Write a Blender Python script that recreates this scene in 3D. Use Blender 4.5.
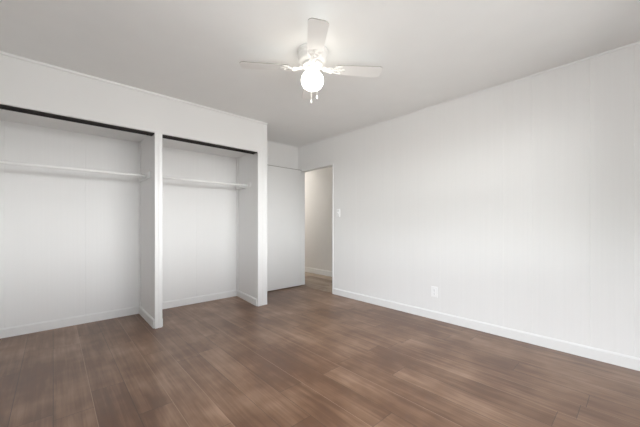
import bpy, bmesh, math, random
from mathutils import Vector, Matrix
random.seed(4)
for o in list(bpy.data.objects): bpy.data.objects.remove(o)
SC = bpy.context.scene
COL = SC.collection

# ---------------------------------------------------------------- camera
CAM_H = 1.0909; FPX = 291.57; YAW = 0.8298
cd = bpy.data.cameras.new('camera'); cam = bpy.data.objects.new('camera', cd); COL.objects.link(cam)
cam.location = (0, 0, CAM_H)
cam.rotation_euler = (math.pi/2, 0, YAW - math.pi/2)
cd.sensor_width = 36; cd.lens = FPX*36/640; cd.shift_y = (223.6-213.5)/640; cd.clip_start = 0.05
SC.camera = cam

# ---------------------------------------------------------------- light
SC.view_settings.view_transform = 'Standard'; SC.view_settings.look = 'None'
SC.view_settings.gamma = 1; SC.view_settings.use_curve_mapping = False
SC.view_settings.exposure = -0.08
W = bpy.data.worlds.new('sky'); SC.world = W; W.use_nodes = True
bg = W.node_tree.nodes['Background']
# world: dim ground, bright low sky at the rear of the house, dimmer low sky with bright upper sky at the side; bands fitted to the wall tones
_N = W.node_tree.nodes; _L = W.node_tree.links
_tc = _N.new('ShaderNodeTexCoord'); _sp = _N.new('ShaderNodeSeparateXYZ'); _L.new(_tc.outputs['Generated'], _sp.inputs[0])
def _wm(op, *a):
    n = _N.new('ShaderNodeMath'); n.operation = op
    for i, q in enumerate(a):
        if isinstance(q, (int, float)): n.inputs[i].default_value = q
        else: _L.new(q, n.inputs[i])
    return n.outputs[0]
_fac = _wm('MULTIPLY_ADD', _sp.outputs['Z'], 0.5, 0.5)
def _ramp(stops):
    r = _N.new('ShaderNodeValToRGB'); e = r.color_ramp.elements
    while len(e) < len(stops): e.new(0.5)
    for k, (p, c) in zip(e, stops): k.position = p; k.color = (*[v/30 for v in c], 1)
    _L.new(_fac, r.inputs['Fac']); return r.outputs['Color']
GND = (5.9, 5.9, 5.8)
_rear = _ramp([(0.0, GND), (0.497, GND), (0.506, (19.3, 19.8, 20.0)), (0.575, (18.5, 19, 19.3)), (0.61, (5.5, 5.8, 6.2))])
_side = _ramp([(0.0, GND), (0.497, GND), (0.506, (8, 8.5, 8.2)), (0.575, (8.5, 9.2, 9.2)), (0.62, (23, 24.2, 25.5))])
_az = _wm('SUBTRACT', _wm('ABSOLUTE', _sp.outputs['Y']), _wm('ABSOLUTE', _sp.outputs['X']))
_sm = _wm('MINIMUM', 1.0, _wm('MAXIMUM', 0.0, _wm('MULTIPLY_ADD', _az, 1.6, 0.5)))
_mx = _N.new('ShaderNodeMix'); _mx.data_type = 'RGBA'; _L.new(_sm, _mx.inputs['Factor']); _L.new(_side, _mx.inputs['A']); _L.new(_rear, _mx.inputs['B'])
_L.new(_mx.outputs['Result'], bg.inputs['Color'])
bg.inputs['Strength'].default_value = 30.0

def area(name, loc, target, sx, sy, power, color, spread=180):
    l = bpy.data.lights.new(name, 'AREA'); l.shape = 'RECTANGLE'; l.size = sx; l.size_y = sy
    l.energy = power; l.color = color; l.spread = math.radians(spread)
    o = bpy.data.objects.new(name, l); COL.objects.link(o); o.location = loc
    o.rotation_euler = (Vector(target)-Vector(loc)).to_track_quat('-Z', 'Y').to_euler()
    return o
for nm, loc, tgt, sx, sy in (('rear_window_portal', (1.3, -0.60, 1.45), (1.3, 1, 1.45), 2.8, 1.4), ('side_window_portal', (-0.95, 0.625, 1.475), (1, 0.625, 1.475), 1.95, 1.25)):  # portals for the sky light through the two added windows
    area(nm, loc, tgt, sx, sy, 1, (1, 1, 1)).data.cycles.is_portal = True
def point(name, loc, power, color, radius):
    l = bpy.data.lights.new(name, 'POINT'); l.energy = power; l.color = color; l.shadow_soft_size = radius
    o = bpy.data.objects.new(name, l); COL.objects.link(o); o.location = loc
    return o
point('hall_lamp_light', (3.62, 6.1, 2.2), 26, (1.0, 0.96, 0.90), 0.12)

# ---------------------------------------------------------------- dimensions
H = 2.44
XR = 3.212           # right wall face
YC = 3.387           # closet front face
XE = 2.129           # end of the closet block
YB = 4.083           # end wall beside the closet
YK = 4.10            # back of the closets
XL = -0.85           # left wall face
YF = -0.50           # rear wall face (behind the camera)
DL, DR = 0.779, 0.845
JL = 1.991; JB = 2.055   # the side wall of the right closet is out of square: front and back x
CH = 2.035           # closet opening head
CS = 2.078           # closet ceiling
XH = 4.225           # hall far wall
D0, D1, DH = 3.202, 4.052, 2.022   # doorway

# ---------------------------------------------------------------- materials
def mat(name, rgb, rough=0.6, metal=0.0, noise=0.0, nscale=40, bump=0.0, bscale=200, spec=0.5, coat=0):
    m = bpy.data.materials.new(name); m.use_nodes = True
    nt = m.node_tree; b = nt.nodes['Principled BSDF']
    b.inputs['Roughness'].default_value = rough; b.inputs['Metallic'].default_value = metal
    b.inputs['Specular IOR Level'].default_value = spec
    b.inputs['Coat Weight'].default_value = coat
    tc = nt.nodes.new('ShaderNodeTexCoord')
    n = nt.nodes.new('ShaderNodeTexNoise'); n.inputs['Scale'].default_value = nscale; n.inputs['Detail'].default_value = 4
    nt.links.new(tc.outputs['Object'], n.inputs['Vector'])
    r = nt.nodes.new('ShaderNodeMix'); r.data_type = 'RGBA'
    c = Vector(rgb)
    r.inputs['A'].default_value = (*[max(0, v*(1-noise)) for v in c], 1)
    r.inputs['B'].default_value = (*[min(1, v*(1+noise)) for v in c], 1)
    nt.links.new(n.outputs['Fac'], r.inputs['Factor']); nt.links.new(r.outputs['Result'], b.inputs['Base Color'])
    if bump:
        n2 = nt.nodes.new('ShaderNodeTexNoise'); n2.inputs['Scale'].default_value = bscale; n2.inputs['Detail'].default_value = 3
        nt.links.new(tc.outputs['Object'], n2.inputs['Vector'])
        bp = nt.nodes.new('ShaderNodeBump'); bp.inputs['Strength'].default_value = bump; bp.inputs['Distance'].default_value = 0.002
        nt.links.new(n2.outputs['Fac'], bp.inputs['Height']); nt.links.new(bp.outputs['Normal'], b.inputs['Normal'])
    return m

def panel_mat(name, rgb, grain_axis_scale=(60, 60, 0.8)):
    """white paint rolled over wood-grained panelling: faint vertical grain"""
    m = bpy.data.materials.new(name); m.use_nodes = True
    nt = m.node_tree; L = nt.links; b = nt.nodes['Principled BSDF']
    b.inputs['Roughness'].default_value = 0.55; b.inputs['Specular IOR Level'].default_value = 0.35
    tc = nt.nodes.new('ShaderNodeTexCoord'); mp = nt.nodes.new('ShaderNodeMapping'); mp.inputs['Scale'].default_value = grain_axis_scale
    L.new(tc.outputs['Object'], mp.inputs['Vector'])
    n = nt.nodes.new('ShaderNodeTexNoise'); n.inputs['Scale'].default_value = 1.0; n.inputs['Detail'].default_value = 3
    L.new(mp.outputs['Vector'], n.inputs['Vector'])
    r = nt.nodes.new('ShaderNodeMix'); r.data_type = 'RGBA'
    r.inputs['A'].default_value = (*[v*0.98 for v in rgb], 1); r.inputs['B'].default_value = (*[min(1, v*1.02) for v in rgb], 1)
    L.new(n.outputs['Fac'], r.inputs['Factor']); L.new(r.outputs['Result'], b.inputs['Base Color'])
    bp = nt.nodes.new('ShaderNodeBump'); bp.inputs['Strength'].default_value = 0.2; bp.inputs['Distance'].default_value = 0.0015
    L.new(n.outputs['Fac'], bp.inputs['Height']); L.new(bp.outputs['Normal'], b.inputs['Normal'])
    return m

def plank_mat(name, stops, width, length, rough, blotch, streak_mix=0.55, tone=0.3, seam=0.5, spec=0.5):
    """planks running along Y, each with its own tone, grain and cloudy stain"""
    m = bpy.data.materials.new(name); m.use_nodes = True
    nt = m.node_tree; L = nt.links; N = nt.nodes.new; b = nt.nodes['Principled BSDF']
    b.inputs['Specular IOR Level'].default_value = spec
    def M(op, a, c=None, v=None):
        x = N('ShaderNodeMath'); x.operation = op
        for i, q in enumerate((a, c, v)):
            if q is None: continue
            if isinstance(q, (int, float)): x.inputs[i].default_value = q
            else: L.new(q, x.inputs[i])
        return x.outputs[0]
    tc = N('ShaderNodeTexCoord'); sp = N('ShaderNodeSeparateXYZ'); L.new(tc.outputs['Object'], sp.inputs[0])
    x, y = sp.outputs['X'], sp.outputs['Y']
    xs = M('DIVIDE', x, width); row = M('FLOOR', xs); fx = M('FRACT', xs)
    wn = N('ShaderNodeTexWhiteNoise'); wn.noise_dimensions = '1D'; L.new(row, wn.inputs['W'])
    ys = M('ADD', M('DIVIDE', y, length), M('MULTIPLY', wn.outputs['Value'], 7.3)); pl = M('FLOOR', ys); fy = M('FRACT', ys)
    cid = N('ShaderNodeCombineXYZ'); L.new(row, cid.inputs[0]); L.new(pl, cid.inputs[1])
    w2 = N('ShaderNodeTexWhiteNoise'); w2.noise_dimensions = '3D'; L.new(cid.outputs[0], w2.inputs['Vector'])
    pr = w2.outputs['Value']
    # grain: stretched noise shifted per plank
    gv = N('ShaderNodeCombineXYZ'); L.new(M('MULTIPLY', x, 38), gv.inputs[0]); L.new(M('MULTIPLY', y, 1.3), gv.inputs[1]); L.new(M('MULTIPLY', pr, 31), gv.inputs[2])
    g = N('ShaderNodeTexNoise'); g.inputs['Scale'].default_value = 1; g.inputs['Detail'].default_value = 3; g.inputs['Roughness'].default_value = 0.62; g.inputs['Distortion'].default_value = 0.5
    L.new(gv.outputs[0], g.inputs['Vector'])
    # broad figure
    fv = N('ShaderNodeCombineXYZ'); L.new(M('MULTIPLY', x, 9), fv.inputs[0]); L.new(M('MULTIPLY', y, 1.5), fv.inputs[1]); L.new(M('MULTIPLY', pr, 17), fv.inputs[2])
    f = N('ShaderNodeTexNoise'); f.inputs['Scale'].default_value = 1; f.inputs['Detail'].default_value = 3; f.inputs['Distortion'].default_value = 0.9
    L.new(fv.outputs[0], f.inputs['Vector'])
    # cloudy stain across planks
    c = N('ShaderNodeTexNoise'); c.inputs['Scale'].default_value = 1.9; c.inputs['Detail'].default_value = 3; c.inputs['Roughness'].default_value = 0.6
    L.new(tc.outputs['Object'], c.inputs['Vector'])
    v = M('ADD', M('MULTIPLY', g.outputs['Fac'], streak_mix), M('MULTIPLY', f.outputs['Fac'], 1-streak_mix))
    v = M('ADD', v, M('MULTIPLY', M('SUBTRACT', pr, 0.5), tone))
    v = M('ADD', v, M('MULTIPLY', M('SUBTRACT', c.outputs['Fac'], 0.5), blotch))
    cr = N('ShaderNodeValToRGB'); e = cr.color_ramp.elements
    e[0].position = stops[0][0]; e[0].color = (*stops[0][1], 1); e[1].position = stops[-1][0]; e[1].color = (*stops[-1][1], 1)
    for p_, q_ in stops[1:-1]:
        k = e.new(p_); k.color = (*q_, 1)
    L.new(v, cr.inputs['Fac'])
    # seams
    ex = M('MINIMUM', fx, M('SUBTRACT', 1, fx)); sx = M('LESS_THAN', ex, 0.0035/width*0.5)
    ey = M('MINIMUM', fy, M('SUBTRACT', 1, fy)); sy = M('LESS_THAN', ey, 0.0035/length*0.5)
    sm = M('MAXIMUM', sx, sy)
    mx = N('ShaderNodeMix'); mx.data_type = 'RGBA'; L.new(M('MULTIPLY', sm, seam), mx.inputs['Factor'])
    L.new(cr.outputs['Color'], mx.inputs['A']); w3 = N('ShaderNodeTexWhiteNoise'); w3.noise_dimensions = '1D'; L.new(M('ADD', M('FLOOR', M('ADD', xs, 0.5)), 11.3), w3.inputs['W'])
    sc = N('ShaderNodeMix'); sc.data_type = 'RGBA'; L.new(M('MULTIPLY', M('GREATER_THAN', w3.outputs['Value'], 0.5), M('SUBTRACT', 1, sy)), sc.inputs['Factor'])
    sc.inputs['A'].default_value = (0.03, 0.018, 0.012, 1); sc.inputs['B'].default_value = (0.42, 0.29, 0.20, 1)   # pale edges on some seams
    L.new(sc.outputs['Result'], mx.inputs['B'])
    L.new(mx.outputs['Result'], b.inputs['Base Color'])
    ro = M('ADD', M('MULTIPLY', g.outputs['Fac'], 0.06), rough-0.03); L.new(ro, b.inputs['Roughness'])
    bp = N('ShaderNodeBump'); bp.inputs['Strength'].default_value = 0.15; bp.inputs['Distance'].default_value = 0.001
    L.new(M('SUBTRACT', 1, sm), bp.inputs['Height']); L.new(bp.outputs['Normal'], b.inputs['Normal'])
    return m

WHITE = (0.86, 0.855, 0.845)
M_WALL = panel_mat('painted_wall_panelling', WHITE)
M_CLOSET = panel_mat('painted_closet_panelling', (0.845, 0.84, 0.83))
M_HEADER = mat('closet_face_paint', WHITE, 0.6, noise=0.02, nscale=3, bump=0.15, bscale=60)
M_CEIL = mat('ceiling_paint', (0.91, 0.915, 0.905), 0.9, noise=0.02, nscale=5, bump=0.25, bscale=220)
M_TRIM = mat('semi_gloss_trim_paint', (0.86, 0.86, 0.85), 0.35, noise=0.01)
M_HALL = mat('hall_wall_paint', (0.80, 0.785, 0.765), 0.7, noise=0.02, nscale=6)
M_DOOR = mat('door_paint', (0.83, 0.83, 0.82), 0.42, noise=0.012, nscale=8)
M_TRACK = mat('dark_metal_track', (0.035, 0.03, 0.028), 0.45, 0.6, noise=0.1)
M_ROD = mat('white_enamelled_rod', (0.96, 0.955, 0.94), 0.25, noise=0.01)
M_PLATE = mat('white_plastic', (0.95, 0.95, 0.95), 0.3, noise=0.01)
M_DARK = mat('dark_slot', (0.08, 0.08, 0.08), 0.6)
M_FAN = mat('white_fan_enamel', (0.85, 0.84, 0.81), 0.35, noise=0.01)
M_BLADE = mat('white_fan_blade_laminate', (0.84, 0.83, 0.81), 0.4, noise=0.02, nscale=12)
M_EDGE = mat('dark_grey_edge', (0.33, 0.31, 0.28), 0.6, noise=0.2, nscale=30)  # plain dark grey for blade edges and the door's top strip
M_BRASS = mat('nickel_chain', (0.75, 0.74, 0.70), 0.3, 0.8, noise=0.05)
M_STEEL = mat('screw_metal', (0.6, 0.6, 0.6), 0.35, 0.9, noise=0.05)
M_FLOOR = plank_mat('dark_wood_planks', [(0.20, (0.125, 0.055, 0.027)), (0.38, (0.150, 0.070, 0.034)), (0.56, (0.230, 0.125, 0.070)), (0.82, (0.38, 0.235, 0.155))],
                    0.18, 1.25, 0.36, 1.0, streak_mix=0.5, tone=0.14, seam=0.6, spec=0.72)
M_HFLOOR = plank_mat('pale_hall_planks', [(0.3, (0.22, 0.155, 0.11)), (0.5, (0.38, 0.29, 0.22)), (0.7, (0.52, 0.42, 0.33))], 0.18, 1.25, 0.45, 0.3)
mg = bpy.data.materials.new('lit_opal_glass'); mg.use_nodes = True; b = mg.node_tree.nodes['Principled BSDF']
b.inputs['Base Color'].default_value = (0.95, 0.93, 0.88, 1); b.inputs['Roughness'].default_value = 0.25
b.inputs['Emission Color'].default_value = (1.0, 0.95, 0.86, 1); b.inputs['Emission Strength'].default_value = 8.5
M_GLOBE = mg
mw = bpy.data.materials.new('window_glass'); mw.use_nodes = True; nt = mw.node_tree
for n in list(nt.nodes): nt.nodes.remove(n)
o_ = nt.nodes.new('ShaderNodeOutputMaterial'); tr = nt.nodes.new('ShaderNodeBsdfTransparent'); gl = nt.nodes.new('ShaderNodeBsdfGlossy'); gl.inputs['Roughness'].default_value = 0.02
fr = nt.nodes.new('ShaderNodeFresnel'); mxs = nt.nodes.new('ShaderNodeMixShader')
nt.links.new(fr.outputs[0], mxs.inputs[0]); nt.links.new(tr.outputs[0], mxs.inputs[1]); nt.links.new(gl.outputs[0], mxs.inputs[2]); nt.links.new(mxs.outputs[0], o_.inputs[0])
M_GLASS = mw

# ---------------------------------------------------------------- helpers
def box(bm, x0, x1, y0, y1, z0, z1):
    v = [bm.verts.new((x, y, z)) for z in (z0, z1) for x, y in ((x0, y0), (x1, y0), (x1, y1), (x0, y1))]
    for f in ((0, 3, 2, 1), (4, 5, 6, 7), (0, 1, 5, 4), (1, 2, 6, 5), (2, 3, 7, 6), (3, 0, 4, 7)):
        bm.faces.new([v[i] for i in f])
def prism(bm, pts, z0, z1):
    a = [bm.verts.new((x, y, z0)) for x, y in pts]; c = [bm.verts.new((x, y, z1)) for x, y in pts]
    n = len(pts); bm.faces.new(a[::-1]); bm.faces.new(c)
    for i in range(n): bm.faces.new((a[i], a[(i+1) % n], c[(i+1) % n], c[i]))
def extrude_x(bm, prof, x0, x1):      # prof: (y,z)
    a = [bm.verts.new((x0, y, z)) for y, z in prof]; c = [bm.verts.new((x1, y, z)) for y, z in prof]
    n = len(prof); bm.faces.new(a[::-1]); bm.faces.new(c)
    for i in range(n): bm.faces.new((a[i], a[(i+1) % n], c[(i+1) % n], c[i]))
def extrude_y(bm, prof, y0, y1):      # prof: (x,z)
    a = [bm.verts.new((x, y0, z)) for x, z in prof]; c = [bm.verts.new((x, y1, z)) for x, z in prof]
    n = len(prof); bm.faces.new(a[::-1]); bm.faces.new(c)
    for i in range(n): bm.faces.new((a[i], a[(i+1) % n], c[(i+1) % n], c[i]))
def lathe(bm, prof, cx=0, cy=0, n=48):
    rings = []
    for r, z in prof:
        if r < 1e-5: rings.append([bm.verts.new((cx, cy, z))])
        else: rings.append([bm.verts.new((cx+r*math.cos(2*math.pi*i/n), cy+r*math.sin(2*math.pi*i/n), z)) for i in range(n)])
    for A, B in zip(rings, rings[1:]):
        for i in range(n):
            q = [A[i % len(A)], A[(i+1) % len(A)], B[(i+1) % len(B)], B[i % len(B)]]
            q = list(dict.fromkeys(q))
            if len(q) > 2: bm.faces.new(q)
def tube(bm, pts, r, n=10):
    rings = []
    for i, p in enumerate(pts):
        p = Vector(p); a = Vector(pts[max(0, i-1)]); c = Vector(pts[min(len(pts)-1, i+1)])
        d = (c-a).normalized(); up = Vector((0, 0, 1)) if abs(d.z) < .9 else Vector((1, 0, 0))
        u = d.cross(up).normalized(); w = d.cross(u)
        rings.append([bm.verts.new(p+r*(math.cos(2*math.pi*k/n)*u+math.sin(2*math.pi*k/n)*w)) for k in range(n)])
    for A, B in zip(rings, rings[1:]):
        for k in range(n): bm.faces.new((A[k], A[(k+1) % n], B[(k+1) % n], B[k]))
    bm.faces.new(rings[0][::-1]); bm.faces.new(rings[-1])
def obj(name, bm, m, parent=None, bevel=0, smooth=False):
    bmesh.ops.recalc_face_normals(bm, faces=bm.faces)
    me = bpy.data.meshes.new(name); bm.to_mesh(me); bm.free()
    for q in (m if isinstance(m, (list, tuple)) else [m]): me.materials.append(q)
    o = bpy.data.objects.new(name, me); COL.objects.link(o)
    if parent: o.parent = parent
    if smooth:
        for p in me.polygons: p.use_smooth = True
    if bevel:
        md = o.modifiers.new('bevel', 'BEVEL'); md.width = bevel; md.segments = 2; md.limit_method = 'ANGLE'
    return o
def new(): return bmesh.new()
def struct(name, bm, m, parent=None, bevel=0, label=None):
    o = obj(name, bm, m, parent, bevel)
    if not parent: o['kind'] = 'structure'
    if label: o['label'] = label
    return o
def thing(name, label, cat, loc, rotz=0, group=None):
    o = bpy.data.objects.new(name, None); COL.objects.link(o); o.location = loc; o.rotation_euler = (0, 0, rotz)
    o.empty_display_size = 0.05
    o['label'] = label; o['category'] = cat
    if group: o['group'] = group
    return o

def groove_line(a0, a1, grooves, w=0.0035, d=0.0013):
    """points (a, depth) along a panelled face with V grooves"""
    pts = [(a0, 0)]
    for g in sorted(grooves):
        if a0+w < g < a1-w: pts += [(g-w, 0), (g-w*.3, d), (g+w*.3, d), (g+w, 0)]
    return pts+[(a1, 0)]
def panel_x(bm, face, back, y0, y1, z0, z1, grooves):   # wall face at x=face, slab to x=back
    s = 1 if back > face else -1
    prism(bm, [(face+s*d, a) for a, d in groove_line(y0, y1, grooves)]+[(back, y1), (back, y0)], z0, z1)
def panel_y(bm, face, back, x0, x1, z0, z1, grooves):
    s = 1 if back > face else -1
    prism(bm, [(a, face+s*d) for a, d in groove_line(x0, x1, grooves)]+[(x1, back), (x0, back)], z0, z1)

# ---------------------------------------------------------------- shell
T = 0.11
bm = new(); box(bm, XL-0.12, XR+0.02, YF-0.12, YK+0.12, -0.05, 0.0); struct('floor', bm, M_FLOOR)
bm = new(); box(bm, XR+0.02, XH+0.12, 1.6, 6.6, -0.05, 0.0); struct('floor_hall', bm, M_HFLOOR)
bm = new(); box(bm, XL-0.12, XH+0.12, YF-0.12, 6.6, H, H+0.06); struct('ceiling', bm, M_CEIL)

GR = [2.742, 2.125, 1.509, 0.886, 0.655, 0.267, 0.024, -0.34]
bm = new()
panel_x(bm, XR, XR+T, YF-0.12, D0, 0, H, GR)
panel_x(bm, XR, XR+T, D0, D1, DH, H, [3.50, 3.81])
panel_x(bm, XR, XR+T, D1, YK+0.12, 0, H, [])
struct('wall_right', bm, M_WALL)
bm = new(); panel_y(bm, YB, YK+0.12, XE, XR, 0, H, [2.35, 2.66, 2.97]); struct('wall_end', bm, M_WALL)

# rear wall behind the camera, with an unseen window added to let daylight in
RW = (-0.1, 2.7, 0.75, 2.15)
bm = new()
box(bm, XL-0.12, RW[0], YF-0.12, YF, 0, H); box(bm, RW[1], XR, YF-0.12, YF, 0, H)
box(bm, RW[0], RW[1], YF-0.12, YF, 0, RW[2]); box(bm, RW[0], RW[1], YF-0.12, YF, RW[3], H)
struct('wall_rear', bm, M_WALL)
LW = (-0.35, 1.6, 0.85, 2.1)  # opening for the unseen side window, added to light the right wall
bm = new()
box(bm, XL-0.12, XL, YF, LW[0], 0, H); box(bm, XL-0.12, XL, LW[1], YK+0.12, 0, H)
box(bm, XL-0.12, XL, LW[0], LW[1], 0, LW[2]); box(bm, XL-0.12, XL, LW[0], LW[1], LW[3], H)
struct('wall_left', bm, M_WALL)
def window(name, along, a0, a1, z0, z1, face):
    """added double-hung window: frame, sill, pane, set in a wall slab 12 cm thick"""
    root = bpy.data.objects.new(name, None); COL.objects.link(root); root['kind'] = 'structure'
    def bx(bm, a, b, p, q, c, d):
        box(bm, a, b, p, q, c, d) if along == 'x' else box(bm, p, q, a, b, c, d)
    y0, y1 = face-0.09, face-0.03; am = (a0+a1)/2; zm = (z0+z1)/2
    bm = new()
    bx(bm, a0, a0+.05, y0, y1, z0, z1); bx(bm, a1-.05, a1, y0, y1, z0, z1); bx(bm, a0+.05, a1-.05, y0, y1, z0, z0+.05)
    bx(bm, a0+.05, a1-.05, y0, y1, z1-.05, z1); bx(bm, am-.025, am+.025, y0, y1, z0+.05, z1-.05)
    bx(bm, a0+.05, am-.025, y0, y1, zm-.02, zm+.02); bx(bm, am+.025, a1-.05, y0, y1, zm-.02, zm+.02)
    obj('window_frame', bm, M_TRIM, root)
    bm = new(); bx(bm, a0-.05, a1+.05, face+.0005, face+.05, z0-.03, z0); obj('window_sill', bm, M_TRIM, root)
    for p, q in ((a0+.05, am-.025), (am+.025, a1-.05)):
        for r, s in ((z0+.05, zm-.02), (zm+.02, z1-.05)):
            bm = new(); bx(bm, p, q, face-.062, face-.058, r, s); obj('pane', bm, M_GLASS, root)
window('added_window_1', 'x', RW[0], RW[1], RW[2], RW[3], YF)  # unseen, added as a daylight source from the rear
window('added_window_2', 'y', LW[0], LW[1], LW[2], LW[3], XL)  # unseen, added as a daylight source from the side

# hall beyond the doorway
bm = new(); box(bm, XH, XH+0.12, 1.6, 6.6, 0, H); struct('wall_hall', bm, M_HALL)
bm = new(); box(bm, XR+T, XH, 1.48, 1.6, 0, H); struct('wall_hall_near', bm, M_HALL)
bm = new(); box(bm, XR+T, XH, 6.6, 6.72, 0, H); struct('wall_hall_far', bm, M_HALL)
bm = new(); box(bm, XR, XR+T, YK+0.12, 6.6, 0, H); struct('wall_hall_side', bm, M_HALL)

# closet block
bm = new()
box(bm, XL, XE, YC, YC+0.02, CH, H)                      # header board over both openings
box(bm, JL, XE, YC, YC+0.02, 0, CH)
box(bm, DL, DR, YC, YC+0.02, 0, CH)
box(bm, XL, -0.72, YC, YC+0.02, 0, CH)
struct('wall_closet_front', bm, M_HEADER, bevel=0.0015)
bm = new(); box(bm, DL, DR, YC+0.02, YK, 0, CS); struct('wall_closet_divider', bm, M_CLOSET)
bm = new(); prism(bm, [(JL, YC+.02), (XE, YC+.02), (XE, YK), (JB, YK)], 0, CS); struct('wall_closet_right', bm, M_CLOSET)
bm = new(); box(bm, XL, -0.72, YC+0.02, YK, 0, CS); struct('wall_closet_left', bm, M_CLOSET)
bm = new(); panel_y(bm, YK, YK+0.12, XL, XE, 0, H, [-0.35, 0.26, 1.45]); struct('wall_closet_back', bm, M_CLOSET)
bm = new(); box(bm, XL, XE, YC+0.02, YK, CS, CS+0.02); box(bm, XE-0.02, XE, YC+0.02, YK, CS+0.02, H); struct('ceiling_closet', bm, M_CLOSET)

# trims: thin strip covering the ceiling joint of the closet front, jamb lining boards on the openings
bm = new(); extrude_x(bm, [(YC-.001, H), (YC-.018, H), (YC-.013, H-.014), (YC-.001, H-.02)], XL, XE+0.0); struct('trim_1', bm, M_TRIM)
bm = new(); extrude_y(bm, [(XR-.001, H), (XR-.012, H), (XR-.009, H-.010), (XR-.001, H-.013)], YF, YB); struct('trim_2', bm, M_TRIM)
bm = new(); extrude_x(bm, [(YB-.001, H), (YB-.012, H), (YB-.009, H-.010), (YB-.001, H-.013)], XE, XR-.013); struct('trim_3', bm, M_TRIM)
bm = new(); box(bm, DL-.003, DL+.026, YC-.007, YC-.0005, 0, CH); box(bm, DL+.034, DR+.003, YC-.005, YC-.0005, 0, CH); struct('trim_4', bm, M_TRIM, bevel=.002)
bm = new(); box(bm, JL-.003, JL+.055, YC-.006, YC-.0005, 0, CH); struct('trim_5', bm, M_TRIM, bevel=.002)
bm = new(); box(bm, JL+.062, XE+.002, YC-.004, YC-.0005, 0, H-.021); struct('trim_6', bm, M_TRIM, bevel=.002)
bm = new(); box(bm, XL, JL+.055, YC-.005, YC-.0005, CH, CH+.022); struct('trim_7', bm, M_TRIM, bevel=.002)
# closet inner corner battens
bm = new(); box(bm, JB-.016, JB-.005, YK-.05, YK-.0005, .1, CS-.001); struct('trim_8', bm, M_TRIM, bevel=.001)
bm = new(); box(bm, DL-.012, DL-.0005, YK-.05, YK-.0005, .1, CS-.001); struct('trim_9', bm, M_TRIM, bevel=.001)

# baseboards
BH = 0.092; BT = 0.013
def base_prof(f, s, h=BH):   # face coordinate, direction into the room
    return [(f+s*.0005, 0), (f+s*BT, 0), (f+s*BT, h-.012), (f+s*BT*.5, h), (f+s*.0005, h)]
bm = new(); extrude_y(bm, base_prof(XR, -1), YF, D0-.012); struct('baseboard_right', bm, M_TRIM)
bm = new(); extrude_x(bm, base_prof(YB, -1), XE, XR-.001); struct('baseboard_end', bm, M_TRIM)
bm = new(); extrude_x(bm, base_prof(YK, -1), -0.719, DL-.014); struct('baseboard_closet_left', bm, M_TRIM)
bm = new(); extrude_x(bm, base_prof(YK, -1), DR+.014, JB-.018); struct('baseboard_closet_right', bm, M_TRIM)
bm = new(); extrude_y(bm, base_prof(DL, -1), YC+.021, YK-.001); struct('baseboard_divider', bm, M_TRIM)
bm = new(); extrude_y(bm, base_prof(DR, 1), YC+.021, YK-.001); struct('baseboard_divider_back', bm, M_TRIM)
bm = new(); extrude_y(bm, base_prof(JL, -1), YC+.021, YK-.001)
for v in bm.verts: v.co.x += (JB-JL)*(v.co.y-YC-.02)/(YK-YC-.02)
struct('baseboard_closet_side', bm, M_TRIM)
bm = new(); extrude_y(bm, base_prof(XH, -1, .11), 1.6, 6.6); struct('baseboard_hall', bm, M_TRIM)
bm = new(); extrude_y(bm, base_prof(XL, 1), YF, YC-.001); struct('baseboard_left', bm, M_TRIM)
bm = new(); extrude_x(bm, base_prof(YF, 1), XL+.014, XR-.014); struct('baseboard_rear', bm, M_TRIM)

# doorway: lining and open leaf
bm = new()
box(bm, XR-.008, XR+T+.004, D0+.001, D0+.016, 0, DH-.016); box(bm, XR-.008, XR+T+.004, D1-.016, D1-.001, 0, DH-.016)
box(bm, XR-.008, XR+T+.004, D0+.001, D1-.001, DH-.0155, DH-.001)
struct('trim_10', bm, M_TRIM, bevel=.001)
bm = new(); box(bm, XR+.012, XR+.05, D0+.017, D1-.017, 0, .006); struct('trim_11', bm, M_HFLOOR, bevel=.002)
dr = bpy.data.objects.new('door_1', None); COL.objects.link(dr); dr.location = (XR-.010, 4.020, 0); dr['kind'] = 'structure'
dr['label'] = 'flush white bedroom door standing fully open against the end wall'
bm = new(); box(bm, -.795, 0, -.035, 0, .014, 2.028); obj('door_leaf', bm, M_DOOR, dr, bevel=.002)
bm = new(); box(bm, -.795, 0, -.0365, -.0352, 2.020, 2.028); obj('dark_top_strip', bm, M_EDGE, dr)  # thin dark strip along the top of the leaf's front face
for z in (.2, 1.02, 1.84):
    bm = new(); tube(bm, [(.004, .006, z-.045), (.004, .006, z+.045)], .005); obj('hinge', bm, M_STEEL, dr, smooth=True)

# ---------------------------------------------------------------- sliding-door tracks
def track(x0, x1, label):
    t = thing('sliding_door_track', label, 'door track', ((x0+x1)/2, YC+.062, CS), 0, 'closet door tracks')
    hw = (x1-x0)/2-.001; z1 = -.0005; zb = CH-CS-.015
    bm = new()
    # inverted channel with two runs: top web, three fins
    box(bm, -hw, hw, -.041, .041, z1-.004, z1)
    for y in (-.041, -.0015, .038): box(bm, -hw, hw, y, y+.003, zb, z1-.004)
    obj('channel', bm, M_TRACK, t)
    bm = new()
    for y in (-.030, .010): box(bm, -hw, hw, y, y+.022, zb+.012, zb+.016)
    obj('runner', bm, M_TRACK, t)
track(-.72, DL, 'dark metal sliding door track in the wider left closet opening')
track(DR, JL, 'shorter dark metal sliding door track in the right closet opening')

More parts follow.
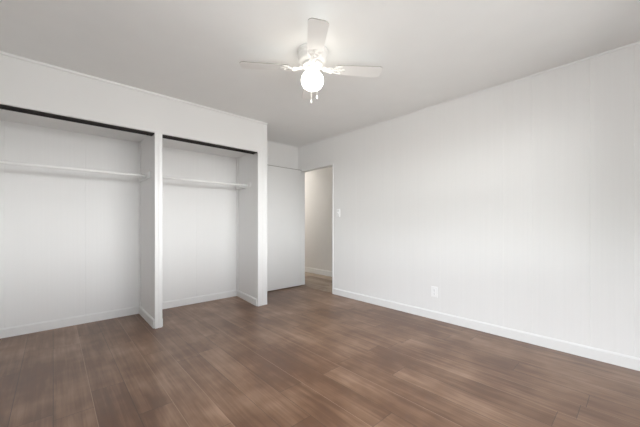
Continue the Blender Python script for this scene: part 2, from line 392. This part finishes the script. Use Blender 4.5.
# ---------------------------------------------------------------- hanging rods
def rod(x0, x1, z, y, label, yn):
    t = thing('closet_rod', label, 'closet rod', ((x0+x1)/2, y, z), 0, 'closet hanging rods')
    hw = (x1-x0)/2
    bm = new(); tube(bm, [(-hw+.0195, 0, 0), (hw-.0195, 0, 0)], .014, 20); obj('rod', bm, M_ROD, t, smooth=True)
    for s in (-1, 1):
        # painted wooden cleat screwed to the closet side, its front end cut back
        bm = new()
        prof = [(yn-y, -.018), (yn-y, .034), (YK-y-.052, .034), (YK-y-.052, -.030), (yn-y+.03, -.030)]
        a, c = (hw-.019, hw-.0005) if s > 0 else (-hw+.0005, -hw+.019)
        extrude_x(bm, prof, a, c); obj('cleat', bm, M_TRIM, t, bevel=.0015)
rod(-.72, DL, 1.62, 3.70, 'long white hanging rod across the wider left closet', 3.56)
rod(DR, JL+.03, 1.625, 3.70, 'shorter white hanging rod across the right closet', 3.60)

# ---------------------------------------------------------------- outlet and switch on the right wall
def plate_bm(w, h, d):
    bm = new(); v = []
    for x, s in ((0, 1), (-d*.55, 1), (-d, .93)):
        v.append([bm.verts.new((x, y*w/2*s, z*h/2*(s if s == 1 else .955))) for y, z in ((-1, -1), (1, -1), (1, 1), (-1, 1))])
    for A, B in zip(v, v[1:]):
        for i in range(4): bm.faces.new((A[i], A[(i+1) % 4], B[(i+1) % 4], B[i]))
    bm.faces.new(v[0]); bm.faces.new(v[-1]); return bm
t = thing('wall_outlet', 'white duplex power outlet low on the long panelled right wall', 'power outlet', (XR-.0005, 1.572, .312))
obj('cover_plate', plate_bm(.074, .118, .006), M_PLATE, t)
for z in (-.020, .020):
    bm = new(); pts = []
    for k in range(20):
        a = 2*math.pi*k/20; pts.append((max(-.0115, min(.0115, .0165*math.cos(a))), .0165*math.sin(a)))
    a_ = [bm.verts.new((-.0055, p*1.25, z+q*.85)) for p, q in pts]; c_ = [bm.verts.new((-.0085, p*1.2, z+q*.82)) for p, q in pts]
    bm.faces.new(a_); bm.faces.new(c_)
    for k in range(20): bm.faces.new((a_[k], a_[(k+1) % 20], c_[(k+1) % 20], c_[k]))
    r_ = obj('receptacle', bm, M_PLATE, t)
    for y in (-.0055, .0055):
        bm = new(); box(bm, -.0092, -.0080, y-.001, y+.001, z+.001, z+.009); obj('slot', bm, M_DARK, r_)
    bm = new(); box(bm, -.0092, -.0080, -.002, .002, z-.009, z-.005); obj('ground_hole', bm, M_DARK, r_)
bm = new(); tube(bm, [(-.005, 0, 0), (-.0072, 0, 0)], .003, 12); obj('screw', bm, M_STEEL, t)
t = thing('light_switch', 'white toggle light switch beside the doorway on the right wall', 'light switch', (XR-.0005, 3.095, 1.252))
obj('cover_plate', plate_bm(.072, .118, .006), M_PLATE, t)
bm = new(); v0 = [(-.005, -.005, -.012), (-.005, .005, -.012), (-.005, .005, .012), (-.005, -.005, .012)]
v1 = [(-.018, -.004, .006), (-.018, .004, .006), (-.016, .004, .013), (-.016, -.004, .013)]
a_ = [bm.verts.new(p) for p in v0]; c_ = [bm.verts.new(p) for p in v1]; bm.faces.new(a_); bm.faces.new(c_)
for k in range(4): bm.faces.new((a_[k], a_[(k+1) % 4], c_[(k+1) % 4], c_[k]))
obj('toggle', bm, M_PLATE, t, bevel=.0008)
for z in (-.03, .03):
    bm = new(); tube(bm, [(-.005, 0, z), (-.0072, 0, z)], .003, 12); obj('screw', bm, M_STEEL, t)

# ---------------------------------------------------------------- ceiling fan
FX, FY = 1.503, 1.731
fan = thing('ceiling_fan', 'white four-bladed ceiling fan with a lit round glass globe', 'ceiling fan', (FX, FY, H))
bm = new(); lathe(bm, [(0, -.0005), (.118, -.0005), (.120, -.006), (.116, -.014), (.108, -.018), (.106, -.030), (.112, -.036), (.113, -.050), (.108, -.056), (.108, -.070), (.100, -.084), (.080, -.094), (.0, -.096)])
obj('motor_housing', bm, M_FAN, fan, smooth=True)
bm = new(); lathe(bm, [(0, -.0965), (.072, -.0965), (.078, -.102), (.078, -.116), (.066, -.122), (0, -.122)]); obj('flywheel', bm, M_FAN, fan, smooth=True)
bm = new(); lathe(bm, [(0, -.1225), (.045, -.1225), (.052, -.130), (.052, -.146), (.047, -.152), (.050, -.158), (0, -.158)]); obj('light_fitter', bm, M_FAN, fan, smooth=True)
# glass globe: short neck then a slightly flattened ball
ZG = -.226; prof = [(.040, -.1585), (.043, -.162)]
for k in range(3, 25):
    a = math.pi*k/24; r = .088*math.sin(a)**0.85; z = ZG+.074*math.cos(a)
    if z < -.162 and r > .043*(k < 12): prof.append((max(r, 0) if k < 24 else 0, z))
bm = new(); lathe(bm, prof); obj('globe', bm, M_GLOBE, fan, smooth=True)

BZ = -.134; R0, R1 = .175, .555
def blade_bm():
    # outline in local x (radial) / y, rounded tip corners, slightly wider outward
    out = []
    def hw(x): return .052+.014*(x-R0)/(R1-R0)
    cr = .035
    out.append((R0+.012, -hw(R0)+.0)); out.append((R1-cr, -hw(R1)))
    for k in range(1, 7):
        a = -math.pi/2+math.pi/2*k/6; out.append((R1-cr+cr*math.cos(a), -hw(R1)+cr+cr*math.sin(a)))
    for k in range(0, 7):
        a = math.pi/2*k/6; out.append((R1-cr+cr*math.cos(a), hw(R1)-cr+cr*math.sin(a)))
    out.append((R0+.012, hw(R0))); out.append((R0, hw(R0)-.015)); out.append((R0, -hw(R0)+.015))
    bm = new(); a_ = [bm.verts.new((x, y, 0)) for x, y in out]; c_ = [bm.verts.new((x, y, .006)) for x, y in out]
    bm.faces.new(a_[::-1]); bm.faces.new(c_); n = len(out)
    for k in range(n):
        f = bm.faces.new((a_[k], a_[(k+1) % n], c_[(k+1) % n], c_[k])); f.material_index = 1
    return bm
def iron_bm():
    # ornate cast bracket: neck from the hub, a curl on each side, three-lobed plate under the blade
    bm = new()
    tube(bm, [(.068, 0, .010), (.095, 0, .002), (.125, 0, -.006), (.155, 0, -.008), (.19, 0, -.0045)], .008, 10)
    for s in (-1, 1):
        tube(bm, [(.105+.0, s*.004, -.003), (.118, s*.020, -.005), (.138, s*.030, -.006), (.158, s*.026, -.007), (.162, s*.012, -.007), (.150, s*.006, -.007)], .0045, 8)
        tube(bm, [(.160, s*.010, -.006), (.180, s*.028, -.0055), (.205, s*.038, -.0045), (.225, s*.036, -.0045)], .005, 8)
        tube(bm, [(.082, s*.004, .006), (.090, s*.020, .004), (.104, s*.024, .000), (.112, s*.014, -.002)], .004, 8)
    for x, y, r in ((.242, 0, .017), (.222, .036, .014), (.222, -.036, .014), (.190, 0, .020)):
        lathe(bm, [(0, -.001), (r, -.001), (r, -.004), (r*.6, -.007), (0, -.007)], x, y, 20)
    tube(bm, [(.19, 0, -.004), (.242, 0, -.004)], .006, 8)
    return bm
base_ang = math.atan2(-math.cos(YAW), math.sin(YAW))+math.radians(5.5)
for k in range(4):
    if k == 0:
        b_ = obj('blade', blade_bm(), [M_BLADE, M_EDGE], fan); i_ = obj('blade_bracket', iron_bm(), M_FAN, b_, smooth=True)
    else:
        b2 = b_.copy(); COL.objects.link(b2); b2.parent = fan; i2 = i_.copy(); COL.objects.link(i2); i2.parent = b2
    q = b_ if k == 0 else b2
    q.rotation_mode = 'XYZ'; q.rotation_euler = (math.radians(-8), 0, base_ang+k*math.pi/2); q.location = (0, 0, BZ)
def chain(ang, r, z1, label):
    x, y = r*math.cos(ang), r*math.sin(ang)
    bm = new(); tube(bm, [(x*.5, y*.5, -.150), (x*.93, y*.93, -.153), (x, y, -.165), (x, y, z1)], .0011, 6)
    c = obj('pull_chain', bm, M_BRASS, fan)
    bm = new(); lathe(bm, [(0, z1+.004), (.003, z1), (.0065, z1-.012), (.007, z1-.022), (.004, z1-.030), (0, z1-.031)], x, y, 16); obj('fob', bm, M_FAN, c, smooth=True)
ra = math.atan2(-math.cos(YAW), math.sin(YAW))
chain(ra+math.radians(97), .101, -.335, '')
chain(ra+math.radians(70), .104, -.300, '')
